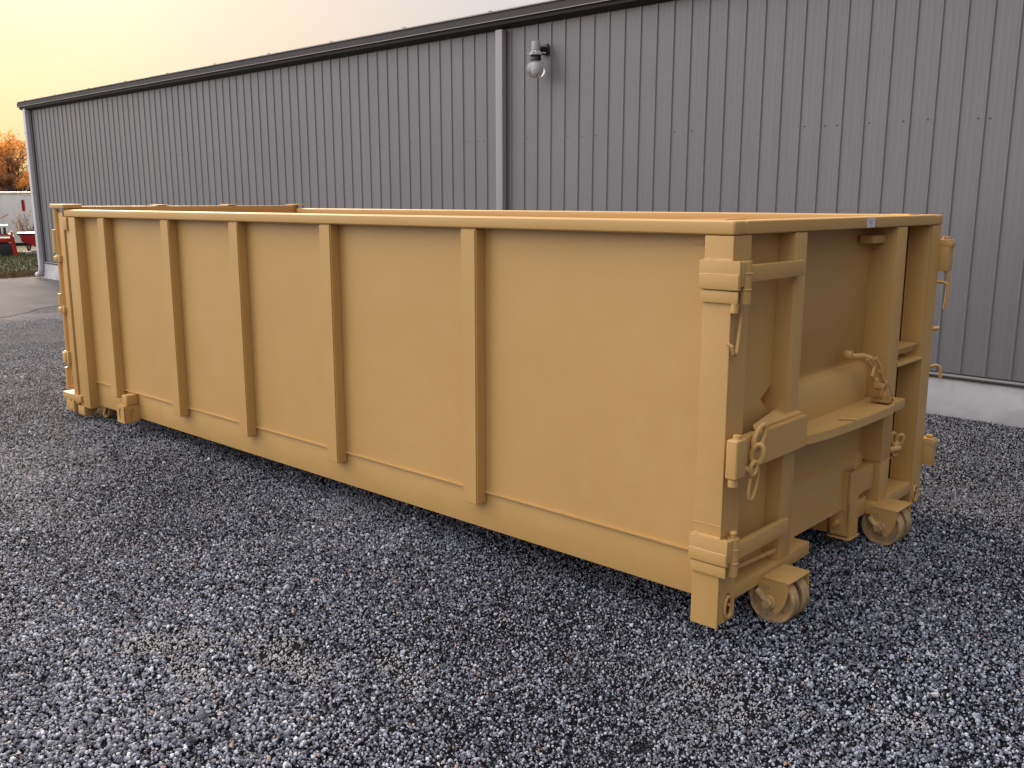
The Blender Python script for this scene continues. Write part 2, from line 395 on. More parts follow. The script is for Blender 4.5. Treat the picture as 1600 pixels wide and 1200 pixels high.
        ng.links.new(sp.outputs[0], g2i.inputs[0])
    iop = A('GeometryNodeInstanceOnPoints'); iop.inputs['Pick Instance'].default_value = True
    ng.links.new(gi.outputs[0], iop.inputs['Points']); ng.links.new(g2i.outputs[0], iop.inputs['Instance'])
    for nm_, ty, sk in (('rot', 'FLOAT_VECTOR', 'Rotation'), ('scl', 'FLOAT_VECTOR', 'Scale'), ('pick', 'INT', 'Instance Index')):
        na = A('GeometryNodeInputNamedAttribute'); na.data_type = ty; na.inputs['Name'].default_value = nm_
        ng.links.new(na.outputs[0], iop.inputs[sk])
    smt = A('GeometryNodeSetMaterial'); smt.inputs['Material'].default_value = M_peb
    ng.links.new(iop.outputs[0], smt.inputs[0]); ng.links.new(smt.outputs[0], go.inputs[0])
    md = o.modifiers.new('scatter', 'NODES'); md.node_group = ng
    print('stones', k)
gravel()

# ------------------------------------------------------------------ the metal building
YB = 5.345
def building():
    b = empty('metal_building', (-20.5, YB, 0)); off = Vector((20.5, -YB, 0))
    tag(b, 'long grey ribbed steel warehouse with dark eave gutter behind the container', 'building')
    XL, XR, YF, ZB, ZE = -20.5, 14.0, YB+13.0, .372, 3.97
    def put(mb, name, m, label=None):
        o = mb.build(name, m, b); o.data.transform(Matrix.Translation(off)); 
        if label: o['label'] = label
        return o
    def eave(o):                      # the eave falls slightly towards the far corner
        for v in o.data.vertices: v.co.z += ESL*(v.co.x-off.x+6.0)
    ESL = .0145
    # ribbed cladding profile: main rib every 0.2085 m, low pencil ribs between
    def strip(u0, u1, per, ph):
        prof = []; k0 = int((u0-ph)/per)-1; u = []
        i = k0
        while True:
            c = ph+i*per
            if c > u1+per: break
            u += [(c-.018, 0), (c-.008, .014), (c+.006, .014), (c+.015, 0)]
            for q in (.36, .64): u += [(c+per*q-.014, 0), (c+per*q-.005, .0008), (c+per*q+.005, .0008), (c+per*q+.014, 0)]
            i += 1
        return [(a, h) for a, h in u if u0 < a < u1]
    bm_ = bmesh.new()
    def clad(pr, f, z0, z1f):
        vs0 = [bm_.verts.new(f(a, h, z0)) for a, h in pr]; vs1 = [bm_.verts.new(f(a, h, z1f(a))) for a, h in pr]
        for i in range(len(pr)-1): bm_.faces.new((vs0[i], vs0[i+1], vs1[i+1], vs1[i]))
    front = [(XL, 0)]+strip(XL+.03, XR-.03, .2085, -4.022)+[(XR, 0)]
    clad(front, lambda a, h, z: (a, YB-h, z), ZB, lambda a: ZE-.04+ESL*(a+6))
    gab = [(YB, 0)]+strip(YB+.03, YF-.03, .2085, 0)+[(YF, 0)]
    zt = lambda y: ZE+.12+.55*(1-abs(2*(y-YB)/(YF-YB)-1))
    clad(gab, lambda a, h, z: (XL-h, a, z), ZB, lambda y: zt(y)-.13+ESL*(XL+6)); clad(gab, lambda a, h, z: (XR+h, a, z), ZB, lambda y: zt(y)-.13+ESL*(XR+6))
    clad(front, lambda a, h, z: (a, YF+h, z), ZB, lambda a: ZE-.02+ESL*(a+6))
    bmesh.ops.recalc_face_normals(bm_, faces=bm_.faces)
    me_ = bpy.data.meshes.new('wall'); bm_.to_mesh(me_); bm_.free(); w = link('wall', me_, M_clad, b); me_.transform(Matrix.Translation(off))
    sc = MB(); 
    for z in (2.60,):
        for i in range(-80, 86):
            c = -4.022+i*.2085
            if not XL+.1 < c < XR-.1: continue
            for q in (.05,) if random.random() < .8 else (.05, -.05):
                if random.random() < .45: continue
                x = c+q+random.uniform(-.006, .006); zz = z+random.uniform(-.008, .008)
                sc.box((x-.006, x+.006), (YB-.006, YB), (zz-.006, zz+.006), .002, 1)
    sc2 = sc.build('screw_row', M_screw, b); sc2.data.transform(Matrix.Translation(off)); sc2['kind'] = 'stuff'
    f = MB(); f.box((XL-.01, XR+.01), (YB-.035, YF+.03), (-.3, ZB-.03), .008); put(f, 'foundation', M_conc)
    f = MB(); f.box((XL-.02, XR+.02), (YB-.050, YB+.0), (ZB-.029, ZB-.010), .002); put(f, 'base_flashing', M_gutter); f = MB(); f.box((XL-.02, XR+.02), (YB-.042, YB-.002), (ZB-.0095, ZB+.008), .002); put(f, 'flashing_lip', M_conduit); f = MB(); f.box((XL-.02, XR+.02), (YB-.030, YB-.002), (ZB+.0085, ZB+.018), .002); put(f, 'closure_strip', mat('black_closure', (.02, .02, .022), .8))
    # gutter, K profile swept along the eave
    g = MB(); ye = YB
    prof = [(0, 4.05), (-.150, 4.05), (-.160, 4.045), (-.160, 3.976), (-.142, 3.965), (0, 3.965)]
    g.prism([(XL-.23, ye+p[0], p[1]) for p in prof], (XR-XL+.5, 0, 0)); eave(put(g, 'gutter', M_gutter))
    g = MB(); g.box((XL-.23, XR+.27), (YB-.168, YB-.150), (3.967, 3.975), .002); eave(put(g, 'gutter_lip', M_gutl))
    g = MB(); g.box((XL-.24, XR+.28), (YB-.172, YB-.09), (4.064, 4.080), .003); eave(put(g, 'drip_edge', M_gutl))
    g = MB(); g.prism([(XL-.2, YB, 3.963), (XL-.2, YB-.132, 3.963), (XL-.2, YB-.126, 3.925), (XL-.2, YB-.03, 3.888), (XL-.2, YB, 3.888)], (XR-XL+.4, 0, 0)); eave(put(g, 'soffit', mat('soffit_shade', (.016, .014, .014), .6)))  # near-black underside paints in the shade below the gutter
    # roof
    r_ = MB()
    ym = (YB+YF)/2; zr = zt(ym)+.03
    for (ya, yb_) in ((YB-.14, ym), (YF+.14, ym)):
        r_.prism([(XL-.25, ya, 4.052), (XL-.25, yb_, zr), (XL-.25, yb_, zr+.02), (XL-.25, ya, 4.063)], (XR-XL+.55, 0, 0))
    eave(put(r_, 'roof', M_roof))
    # small strap brackets on the gutter edge
    for i in range(12): x = -3.2-i*1.55; k = MB(); k.box((x-.02, x+.02), (YB-.176, YB-.13), (4.0805, 4.090), .002); eave(put(k, 'gutter_strap', M_gutl))
    def spout(x0, x1, y0, y1, m, kick, label, ztop=3.874):
        s_ = MB(); s_.box((x0, x1), (y0, y1), (.30 if kick else .02, ztop), .012, 3)
        if kick:
            n = 5
            for i in range(n):
                a0, a1 = R(10+i*11), R(10+(i+1)*11)
            xm = (x0+x1)/2; w_ = (x1-x0)/2
            path = [(xm, .31), (xm-.01, .22), (xm-.06, .13), (xm-.15, .09), (xm-.26, .07)]
            rr = [w_*.98, w_*1.05, w_*1.1, w_*1.05, w_*1.0]
            s_.tube([(p[0], (y0+y1)/2, p[1]) for p in path], [q*.95 for q in rr], 14)
            for z in (1.9, 3.2): s_.box((x0-.008, x1+.008), (y0-.006, y1), (z, z+.03), .002)
        o = put(s_, 'downspout', m, label)
    spout(-20.555, -20.435, YB-.125, YB-.035, M_white, True, 'white downspout with a kicked out elbow', 3.72)
    spout(-6.285, -6.17, YB-.10, YB-.021, M_trim, False, 'light grey square downspout')
    t = MB(); t.box((XL-.035, XL+.12), (YB-.030, YB-.0195), (ZB+.013, 3.69), .002); t.box((XL-.035, XL-.023), (YB-.0195, YB+.12), (ZB+.013, 3.70), .002)
    put(t, 'corner_trim', M_clad)
    return b
building()

# wall lamp
def lamp():
    cx, cz, cy = -5.555, 3.385, YB-.19
    L = empty('wall_lamp', (cx, YB-.02, 3.60)); T = Matrix.Translation((-cx, -(YB-.02), -3.60))
    tag(L, 'jar style wall lamp with clear glass globe below the gutter, beside the grey downspout', 'lamp')
    def put(mb, n, m): o = mb.build(n, m, L); o.data.transform(T); return o
    a = MB(); a.box((cx-.06, cx+.06), (YB-.05, YB-.021), (3.53, 3.65), .01); a.box((cx-.045, cx+.05), (YB-.12, YB-.049), (3.555, 3.615), .012); a.tube([(cx, YB-.10, 3.585), (cx, cy, 3.575)], .030, 12); put(a, 'bracket', M_black)
    a = MB(); a.lathe([(.0, 3.665), (.047, 3.665), (.05, 3.655), (.052, 3.57), (.0, 3.57)], (cx, cy, 0), n=24); put(a, 'conduit_hub', M_conduit)
    a = MB(); a.lathe([(.0, 3.573), (.045, 3.573), (.062, 3.55), (.075, 3.53), (.08, 3.515), (.0, 3.515)], (cx, cy, 0), n=8)
    for k in range(4):
        an = k*PI/2+.4; a.tube([(cx+.05*math.cos(an), cy+.05*math.sin(an), 3.54), (cx+.12*math.cos(an), cy+.12*math.sin(an), 3.533)], .006, 8)
    put(a, 'mounting_flange', M_conduit)
    a = MB(); a.lathe([(.0, 3.514), (.060, 3.514), (.063, 3.505), (.058, 3.49), (.063, 3.475), (.062, 3.455), (.0, 3.455)], (cx, cy, 0), n=28); put(a, 'socket', M_black)
    prof = [(.045, 3.465), (.046, 3.44)]
    prof += [(.113*math.sin(t), 3.358+.100*math.cos(t)) for t in [R(24+i*13) for i in range(13)]]
    prof[-1] = (0.0, prof[-1][1])
    inner = [(max(0, r-.003), z+(.003 if z < 3.36 else 0)) for r, z in prof[::-1]]
    gm = mat('clear_glass', (.95, .95, .96), .03); bb = gm.node_tree.nodes['Principled BSDF']; bb.inputs['Transmission Weight'].default_value = 1.0; bb.inputs['IOR'].default_value = 1.3; bb.inputs['Transmission Weight'].default_value = .86
    fm = NB(gm); fr = fm.ramp(fm.noise(9, 3), [(.3, (.04,)*3), (.7, (.22,)*3)]); fm.rough(fr)
    a = MB(); a.lathe(prof+inner, (cx, cy, 0), n=40); put(a, 'globe', gm)
    bm2 = mat('frosted_bulb', (.75, .73, .70), .3)
    a = MB(); a.lathe([(.0, 3.455), (.014, 3.45), (.016, 3.42), (.030, 3.385), (.034, 3.355), (.027, 3.325), (.012, 3.308), (0, 3.304)], (cx, cy, 0), n=24); put(a, 'bulb', bm2)
lamp()

# ------------------------------------------------------------------ roll-off container
L0, WD, ZT = -6.45, 2.475, 1.893
D = empty('roll_off_container', (0, 0, 0), (-.0113, -.0081, 0))
tag(D, 'tan painted open top steel roll off container standing on rollers in the gravel yard', 'container')
P = M_paint
def mir(y): return WD-y
RIBS = [(-1.605, -1.492), (-2.830, -2.718), (-3.850, -3.736), (-4.790, -4.668), (-5.832, -5.710)]
# sides
for side in (0, 1):
    Y = (lambda a, b: (a, b)) if side == 0 else (lambda a, b: (mir(b), mir(a)))
    sl = MB(); sl.box((-6.255, -.132), Y(.078, .085), (.395, 1.835), .001, 1)
    sl.box((-6.255, -.132), Y(.066, .079), (.400, .412), .003); sl.build('side_panel', P, D)
    rl = MB(); rl.box((-6.26, -.12), Y(.084, .092), (.190, .396), .003); rl.box((-6.26, -.12), Y(.091, .150), (.190, .200), .002); rl.box((-6.26, -.12), Y(.091, .150), (.386, .396), .002)
    rl.build('bottom_rail', P, D)
    for (a, b_) in RIBS:
        r_ = MB(); ys = Y(.004, .0785)
        r_.prism([(a, ys[0] if side == 0 else ys[1], .342), (a, ys[0] if side == 0 else ys[1], 1.831), (a, ys[1] if side == 0 else ys[0], 1.831), (a, ys[1] if side == 0 else ys[0], .395), (a, (Y(.0, .084))[1] if side == 0 else (Y(.0, .084))[0], .342)], (b_-a, 0, 0), .007)
        yw = .077 if side == 0 else mir(.077)
        for xw in (a-.001, b_+.001): r_.weld((xw, yw, .42), (xw, yw, 1.82), .0035)
        r_.build('side_rib', P, D)
    t = MB(); yy = Y(-.004, .100); t.box((-6.44, .004), yy, (1.832, ZT), .016, 3)
    t.build('top_rail', P, D)
    # front corner post with an oval opening low in its end face
    p = MB(); ya, yb = Y(0, .15)
    p.box((-.137, 0), Y(0, .011), (.10, 1.8305), .005, 3); p.box((-.137, -.126), Y(.0115, .15), (.10, 1.8305), .003)
    p.box((-.1255, -.009), Y(.139, .15), (.12, 1.8305), .003); p.box((-.0085, -.0005), Y(.0115, .15), (.262, 1.8305), 0)
    p.plate_hole(-.0085, -.0005, Y(.0115, .15)[0], Y(.0115, .15)[1], .115, .262, (ya+yb)/2+(.012 if side == 0 else -.012), .186, .040, .058)
    cp = p.build('corner_post', P, D)
    rg = MB(); cy = (ya+yb)/2+(.012 if side == 0 else -.012)
    rg.tube([(-.004+.016*math.sin(2*PI*i/24)*0+.006, cy+.030*math.cos(2*PI*i/24), .180+.050*math.sin(2*PI*i/24)) for i in range(24)], .0085, 8, closed=True)
    rg.tube([(-.03, cy, .19), (.014, cy-.002, .195)], .008, 8)
    rg.build('lashing_ring', P, cp)
    # rear post
    q = MB(); q.box((-6.375, -6.245), Y(.0, .13), (.170, 1.831), .007); q.box((-6.455, -6.376), Y(.012, .12), (.13, 1.831), .005)
    q.build('rear_post', P, D)
# rails across both ends
t = MB(); t.box((-.100, .002), (.101, mir(.101)), (1.834, ZT-.001), .010, 3)
t.prism([(-.10, .10, ZT-.006), (-.10, .27, ZT-.006), (-.27, .10, ZT-.006)], (0, 0, .009)); t.prism([(-.10, mir(.10), ZT-.006), (-.10, mir(.27), ZT-.006), (-.27, mir(.10), ZT-.006)], (0, 0, .009))
t.box((-.32, -.099), (.101, mir(.101)), (1.8325, 1.8385), .001, 1)  # hidden closure plate added to stop light leaking in behind the rail
fr_ = t.build('front_top_rail', P, D)
# sticker
m_st = mat('paper_sticker', (.62, .62, .68), .5); m_ink = mat('grey_print', (.22, .21, .24), .6)
s_ = MB(); s_.box((.0025, .0035), (1.345, 1.445), (1.838, 1.886), 0); st = s_.build('sticker', m_st, D, 0); st['label'] = 'small white paper sticker on the front top rail'
s_ = MB()
for y0, y1, z0, z1 in ((1.37, 1.425, 1.872, 1.875), (1.372, 1.388, 1.858, 1.864), (1.397, 1.407, 1.857, 1.865), (1.390, 1.400, 1.846, 1.852)): s_.box((.0036, .0040), (y0, y1), (z0, z1), 0)
s_.build('print', m_ink, st, 0)
# embossed plate beside the front post
s_ = MB(); s_.box((-.235, -.15), (.074, .0785), (1.785, 1.805), .002)
for i in range(6): s_.box((-.228+i*.013, -.220+i*.013), (.0725, .0745), (1.790, 1.800), .001, 1)
s_.build('serial_plate', P, D)

# front wall: bays between the posts
fb = MB()
n_ = 7     # bay beside the near post has a V notch on its edge
def plate(pts2, x0, x1): fb.prism([(x0, p[0], p[1]) for p in pts2], (x1-x0, 0, 0))
plate([(.151, .27), (.557, .27), (.557, .985), (.545, .99), (.455, 1.060), (.455, 1.068), (.547, 1.12), (.557, 1.135), (.557, 1.83), (.151, 1.83)], -.088, -.080)
fb.box((-.30, -.29), (.09, .556), (.27, 1.83), .002)
fb.build('front_panel', P, D)
fc = MB()
prof = [(-.150, 1.832), (-.150, 1.125), (-.168, 1.105), (-.168, 1.075), (-.125, 1.062), (-.100, 1.035), (-.086, .98), (-.080, .92), (-.080, .84), (-.095, .80), (-.112, .560), (-.078, .535), (-.072, .280), (-.085, .280), (-.14, .50), (-.18, .80), (-.19, 1.0), (-.19, 1.832)]
b2 = bmesh.new(); ys_ = np.linspace(.679, 1.80, 16); rows = []
for y in ys_:
    e = min((y-.679)/.14, (1.80-y)/.16, 1); e = max(0, e)**.6      # the bulge fades into the posts
    rows.append([b2.verts.new((x if x < -.15 or z > 1.13 or i > 12 else -.150+(x+.150)*(.55+.45*e), y, z)) for i, (x, z) in enumerate(prof)])
for A, B in zip(rows, rows[1:]):
    for i in range(len(prof)): j = (i+1) % len(prof); b2.faces.new((A[i], A[j], B[j], B[i]))
b2.faces.new(rows[0]); b2.faces.new(rows[-1]); bmesh.ops.recalc_face_normals(b2, faces=b2.faces); fc._add(b2)
fc.build('nose_panel', P, D, 50)
fd = MB(); fd.box((-.16, -.152), (1.93, 2.389), (.27, 1.83), .001, 1)
fd.prism([(-.15, 1.936, 1.135), (-.01, 1.936, 1.135), (-.03, 1.936, 1.095), (-.15, 1.936, 1.10)], (0, .355, 0)); fd.prism([(-.15, 1.936, 1.075), (.0, 1.936, 1.045), (.0, 1.936, 1.035), (-.15, 1.936, 1.06)], (0, .44, 0))
fd.build('front_panel', P, D)
# upright posts of the front wall
v = MB(); v.box((-.19, -.001), (.560, .682), (.262, 1.8325), .006); v.build('front_post', P, D)
v = MB(); v.box((-.165, -.001), (1.790, 1.932), (.50, 1.8325), .006); v.box((-.10, -.002), (1.80, 1.93), (.262, .502), .005); v.build('front_post', P, D)
# small bracket under the front rail by the second post
v = MB(); v.box((-.14, -.06), (1.60, 1.788), (1.745, 1.79), .012); v.build('rail_lug', P, D)
# sills
for (a, b_) in ((.152, .918), (1.745, mir(.152))):
    v = MB(); v.box((-.165, -.004), (a, b_), (.192, .262), .007); v.box((-.30, -.166), (a, b_), (.20, .25), .004); v.build('sill', P, D)
# crossbar with lipped front edge
cb = MB()
cb.prism([(-.10, .683, .858), (-.10, 1.785, .858), (-.0, 1.785, .858), (.06, 1.74, .858), (.095, 1.62, .858), (.095, 1.25, .858), (.08, .90, .858), (.05, .683, .858)], (0, 0, .014), .002)
edge = [(.05, .683), (.08, .90), (.095, 1.25), (.095, 1.62), (.06, 1.74)]
for (xa, ya), (xb, yb) in zip(edge, edge[1:]):
    cb.prism([(xa, ya, .830), (xb, yb, .830), (xb, yb, .874), (xa, ya, .874)], (.013, -.0, 0))
cb.box((.000, .075), (1.62, 1.885), (.815, .872), .006)
cb.tube([(.03, 1.09, .882), (.10, 1.145, .880)], .006, 8)
cb.build('crossbar', P, D)
# bar from the knuckle to the near post
hb = MB(); hb.prism([(.002, .07, .818), (.002, .690, .818), (.002, .690, .972), (.002, .07, .968)], (.048, 0, 0), .004)
hb.prism([(.02, .22, .9725), (.02, .685, .9725), (-.07, .685, 1.01), (.0, .24, .985)], (0, 0, .008))
hb.build('latch_bar', P, D)
kn = MB(); kn.box((.030, .085), (-.045, .040), (.812, .985), .012, 3); kn.tube([(.058, -.02, .78), (.058, -.02, .812)], .022, 16); kn.tube([(.058, -.0, .985), (.058, -.0, 1.0)], .018, 14)
kn.build('latch_knuckle', P, D)
# chain and snap hook on the latch bar
ch = MB()
def link_ring(c, ry, rz, r, tilt=0, x=.0, rot=0):
    pts_ = []
    for i in range(28):
        a = 2*PI*i/28; y_, z_ = ry*math.cos(a), rz*math.sin(a)
        y2, z2 = y_*math.cos(rot)-z_*math.sin(rot), y_*math.sin(rot)+z_*math.cos(rot)
        pts_.append((c[0]+y2*math.sin(tilt), c[1]+y2*math.cos(tilt), c[2]+z2))
    ch.tube(pts_, r, 10, closed=True)
link_ring((.075, .165, .965), .026, .056, .0125, .3, rot=-.45)
link_ring((.085, .135, .895), .024, .044, .012, 1.2, rot=-.2)
link_ring((.080, .115, .835), .018, .030, .010, .3, rot=-.3)
link_ring((.075, .128, .765), .024, .075, .0075, .2, rot=-.22)
ch.tube([(.045, .10, .828), (.080, .10, .826)], .016, 12)
ch.build('chain', P, D)

# hinge sets on both front posts
def hinge(side, z0, z1, mid, knob):
    Y = (lambda a, b: (a, b)) if side == 0 else (lambda a, b: (mir(b), mir(a)))
    h = MB()
    h.box((-.148, .044), Y(-.018, -.001), (z0+.055, z1), .004); h.box((-.140, .036), Y(-.014, -.001), (z0, z0+.051), .004)
    h.box((-.146, .040), Y(-.0215, -.017), (z0+.057, mid), .002)
    sg = -1 if side == 0 else 1; yw = (-.018 if side == 0 else mir(-.018))
    h.weld((-.146, yw, mid), (.040, yw, mid), .0035)
    h.weld((-.137, (-.003 if side == 0 else mir(-.003)), z1+.001), (.0, (-.003 if side == 0 else mir(-.003)), z1+.001), .005)
    h.box((.0015, .044), Y(.0, .028), (z0+.07, z1-.004), .003)
    yk = .055 if side == 0 else mir(.055)
    o = h.build('hinge_plate', P, D)
    k = MB(); k.tube([(.030, yk, z0-.002), (.030, yk, z1-.002)], .027, 20)
    for zz in (z0+.055, z1-.055): k.lathe([(.0275, -.002), (.030, 0), (.030, .004), (.0275, .006)], (.030, yk, zz), n=20)
    if knob: k.tube([(.030, yk, z1), (.030, yk, z1+.010)], .013, 12); k.lathe([(.0, .028), (.012, .026), (.018, .018), (.016, .008), (.011, 0), (0, 0)], (.030, yk, z1+.004), n=16)
    k.build('hinge_barrel', P, o)
    s2 = MB()
    if side == 0: s2.box((.003, .034), (.082, .600 if z1 > 1 else .585), (z0+.085 if z1 > 1 else z0+.055, z1-.022 if z1 > 1 else z0+.128), .004)
    else: s2.box((.003, .034), (mir(.30), mir(.082)), (z0+.06, z1-.03), .004)
    s2.build('hinge_strap', P, o)
    return o
hinge(0, 1.553, 1.730, 1.672, False); hinge(0, .352, .525, .462, True)
# far side latch plates seen edge-on beyond the far post
for (z0, z1) in ((1.555, 1.745), (.345, .515)):
    h = MB(); h.box((-.02, .055), (mir(-.002), mir(-.075)), (z0, z1), .006); h.box((-.03, .062), (mir(-.001), mir(-.085)), (z1-.045, z1-.012), .006)
    h.tube([(.02, mir(-.04), z1), (.02, mir(-.04), z1+.018)], .022, 16); h.build('latch_plate', P, D)
# bent rods
rd = MB(); rd.tube([(.018, .0, 1.553), (.018, -.002, 1.515)], .017, 12)
rd.tube([(.020, .030, 1.553), (.020, .050, 1.525), (.020, .052, 1.49), (.020, .040, 1.41), (.020, .030, 1.355), (.020, .020, 1.34), (.020, .005, 1.345), (.018, -.010, 1.375), (.0, -.015, 1.385)], .0085, 10)
rd.build('hook_rod', P, D)
rd = MB(); yR = mir(-.03)
rd.tube([(.03, yR, 1.555), (.045, yR, 1.54), (.05, yR+.01, 1.50), (.045, yR+.01, 1.47)], .009, 10)
rd.tube([(-.08, yR-.03, 1.495), (.03, yR-.01, 1.490), (.055, yR, 1.475), (.052, yR, 1.40), (.045, yR, 1.33)], .0105, 10); rd.build('hook_rod', P, D)
rd = MB(); rd.tube([(-.10, yR-.02, 1.185), (.02, yR+.02, 1.205)], .013, 10); rd.box((-.09, -.02), (mir(0), mir(-.03)), (1.17, 1.20), .004)
rd.box((-.13, -.01), (mir(.0), mir(-.035)), (.955, 1.10), .008)
rd.tube([(-.03, yR, .955), (.02, yR+.02, .975), (.045, yR+.02, .965), (.05, yR+.02, .90)], .010, 10); rd.build('rod_holder', P, D)
# weld bead at the foot of the near post
wb = MB(); wb.weld((-.137, -.001, .578), (-.0, -.001, .578), .002); wb.build('weld_bead', P, D)

# ratchet binder between the nose and the crossbar
rb = MB()
rb.lathe([(0, -.022), (.022, -.022), (.026, -.015), (.026, .015), (.022, .022), (0, .022)], (-.085, 1.435, 1.155), 'X', 18)
rb.tube([(-.07, 1.44, 1.150), (-.03, 1.50, 1.150), (.0, 1.53, 1.135)], .016, 12)
for dy, dx in ((.0, 0), (.028, .012), (-.028, -.010)):
    rb.tube([(.0+dx, 1.53+dy, 1.135), (.012+dx, 1.575+dy*.9, 1.09), (.015+dx, 1.605+dy*.8, 1.045)], .0115, 8)
Mr = Matrix.Translation((.010, 1.585, 1.075)) @ Euler((R(52), 0, R(8))).to_matrix().to_4x4()
rb.box((-.010, .004), (-.066, .056), (-.034, .034), .004, 2, Mr)
rb.build('ratchet_frame', P, D)
rc = MB(); rc.tube([(.022, 1.60, 1.065), (.030, 1.665, .995)], .011, 10); rc.lathe([(0, -.014), (.013, -.012), (.015, 0), (.013, .012), (0, .014)], (.032, 1.678, .985), 'X', 14)
rc.tube([(.010, 1.58, 1.02), (.012, 1.595, .985), (.018, 1.635, .965), (.026, 1.675, .975)], [.017, .024, .021, .014], 10)
rc.tube([(.022, 1.60, .985)]+[(.024, 1.625+.006*i, .965-.012*i) for i in range(5)], .009, 8)
rc.tube([(.03, 1.675+.024*math.cos(2*PI*i/20), .940+.028*math.sin(2*PI*i/20)) for i in range(20)], .006, 8, closed=True)
rc.tube([(.028, 1.668, .915), (.028, 1.668, .885)], .010, 8); rc.build('ratchet_handle', P, D)
cv = MB(); cv.tube([(.032, 1.685, .985), (.036, 1.735, .955), (.038, 1.775, .905), (.038, 1.795, .875)], .0035, 6)
b3 = bmesh.new(); A_ = []; 
for i in range(9):
    a = R(25+i*16.5); A_.append([b3.verts.new((x_, 1.655+.038*math.cos(a), .871+.034*math.sin(a))) for x_ in (-.02, .085)])
for p_, q_ in zip(A_, A_[1:]): b3.faces.new((p_[0], q_[0], q_[1], p_[1]))
bmesh.ops.solidify(b3, geom=b3.faces[:], thickness=.006); cv._add(b3); cv.build('cable_guide', P, D)
# far bay chain
ch = MB(); link_ring((-.02, 2.015, .595), .022, .036, .011, .3, rot=.3); link_ring((-.005, 2.06, .575), .020, .040, .011, 1.0, rot=-.4); link_ring((-.005, 2.03, .53), .018, .040, .010, .2, rot=-.5)
ch.tube([(-.03, 1.98, .53), (.015, 2.03, .54)], .02, 12); ch.build('chain', P, D)

# box beam stub and hanging bracket below the nose
bx_ = MB(); bx_.box((-.14, -.036), (1.60, 1.789), (.345, .490), .006); bx_.build('box_beam', P, D)
hk = MB(); hk.prism([(-.03, 1.455, .50), (-.03, 1.605, .505), (-.03, 1.60, .36), (-.03, 1.585, .33), (-.03, 1.60, .12), (-.03, 1.475, .115), (-.03, 1.47, .31), (-.03, 1.455, .345)], (-.012, 0, 0), .003)
hk.prism([(-.0425, 1.455, .50), (-.0425, 1.455, .345), (-.0425, 1.475, .30), (-.0425, 1.475, .125), (-.14, 1.475, .125), (-.16, 1.455, .50)], (0, .010, 0), .002)
hk.box((-.15, -.02), (1.468, 1.61), (.106, .1145), .003); hk.tube([(-.10, 1.44, .20), (-.10, 1.475, .20)], .016, 10); hk.build('hanger_bracket', P, D)
fp = MB(); fp.box((-.18, -.166), (1.45, 1.95), (.262, .60), .003); fp.box((-.17, -.05), (1.62, 1.744), (.192, .300), .006); fp.build('nose_stiffener', P, D)

# small pull rod above the near sill
pr_ = MB(); pr_.tube([(-.02, .12, .338), (-.02, .555, .312)], .012, 12); pr_.build('pull_rod', P, D)

# underframe
uf = MB()
for y in (.90, 1.50): uf = MB(); uf.box((-6.3, -.17), (y, y+.07), (.115, .299), .004); uf.build('main_rail', P, D)
for i in range(14): x = -.45-i*.44; uf = MB(); uf.box((x-.03, x+.03), (.151, mir(.151)), (.30, .368), .003); uf.build('cross_member', P, D)
fl = MB(); fl.box((-6.44, -.16), (.086, mir(.086)), (.370, .3845), .001); fl.build('floor_plate', P, D)

# rollers
def roller(cx, cy, cz, r=.117, flip=False):
    o = empty('roller', (0, 0, 0)); o.parent = D
    a = MB(); hw = .105
    zt_ = r+.002                       # top plate just clears the wheels
    T = Matrix.Translation((cx, cy, cz))
    a.box((-.040, .098), (-hw-.005, hw+.005), (zt_-.010, zt_-.001), .003)
    a.box((-.16, -.055), (-.05, .05), (zt_-.05, zt_-.02), .003)
    for sgn in (-1, 1):
        pl = [(-.054, zt_-.008), (.095, zt_-.008), (.097, zt_-.045), (.080, .000), (.050, -.045), (.030, -.050), (.020, -.030), (.0, -.022), (-.03, -.010), (-.06, .04)]
        if sgn == 1: pl = [(-.054, zt_-.008), (.095, zt_-.008), (.097, zt_-.09), (.070, zt_-.10), (.03, -.045), (-.03, -.045), (-.055, .04)]
        y_ = sgn*hw-.005; a.prism([(p[0], y_, p[1]) for p in pl], (0, .010, 0), .0025)
    a.weld((.096, -hw, zt_-.006), (.096, hw, zt_-.006), .004)
    br = a.build('bracket', P, o); br.data.transform(T)
    for sgn in (-1, 1):
        w = MB(); yy = sgn*.052
        w.lathe([(.030, -.030), (.050, -.030), (.056, -.022), (r-.030, -.018), (r-.020, -.030), (r-.006, -.032), (r, -.025), (r, .025), (r-.006, .032), (r-.020, .030), (r-.030, .018), (.056, .022), (.050, .030), (.030, .030)], (0, yy, 0), 'Y', 44)
        wo = w.build('wheel', M_worn, o, 28); wo.data.transform(T)
    ax = MB(); ax.tube([(0, -hw-.035, 0), (0, hw+.035, 0)], .019, 18); ax.build('axle', M_worn, o).data.transform(T)
    for sgn in (-1, 1):
        bl = MB()
        bl.lathe([(0, -.002), (.034, -.002), (.038, .004), (.034, .010), (0, .010)] , (0, sgn*(hw+.010)-.004, 0), 'Y', 24)
        bl.lathe([(0, -.010), (.024, -.010), (.026, -.007), (.026, .009), (.024, .012), (0, .012)], (0, sgn*(hw+.024), 0), 'Y', 6)
        bl.build('axle_bolt', M_worn, o).data.transform(T)
    bl = MB(); bl.tube([(-.060, -hw-.012, .050), (-.012, -hw-.012, .006)], .017, 14)
    bl.lathe([(.010, -.004), (.016, -.004), (.016, .004), (.010, .004)], (-.015, -hw-.006, zt_-.045), 'Y', 16)
    bl.build('lock_pin', M_worn, o).data.transform(T)
    return o
roller(.042, .510, .114); roller(.036, 1.850, .130)
roller(-6.27, .215, .150, .085); roller(-6.20, 2.10, .170, .085)

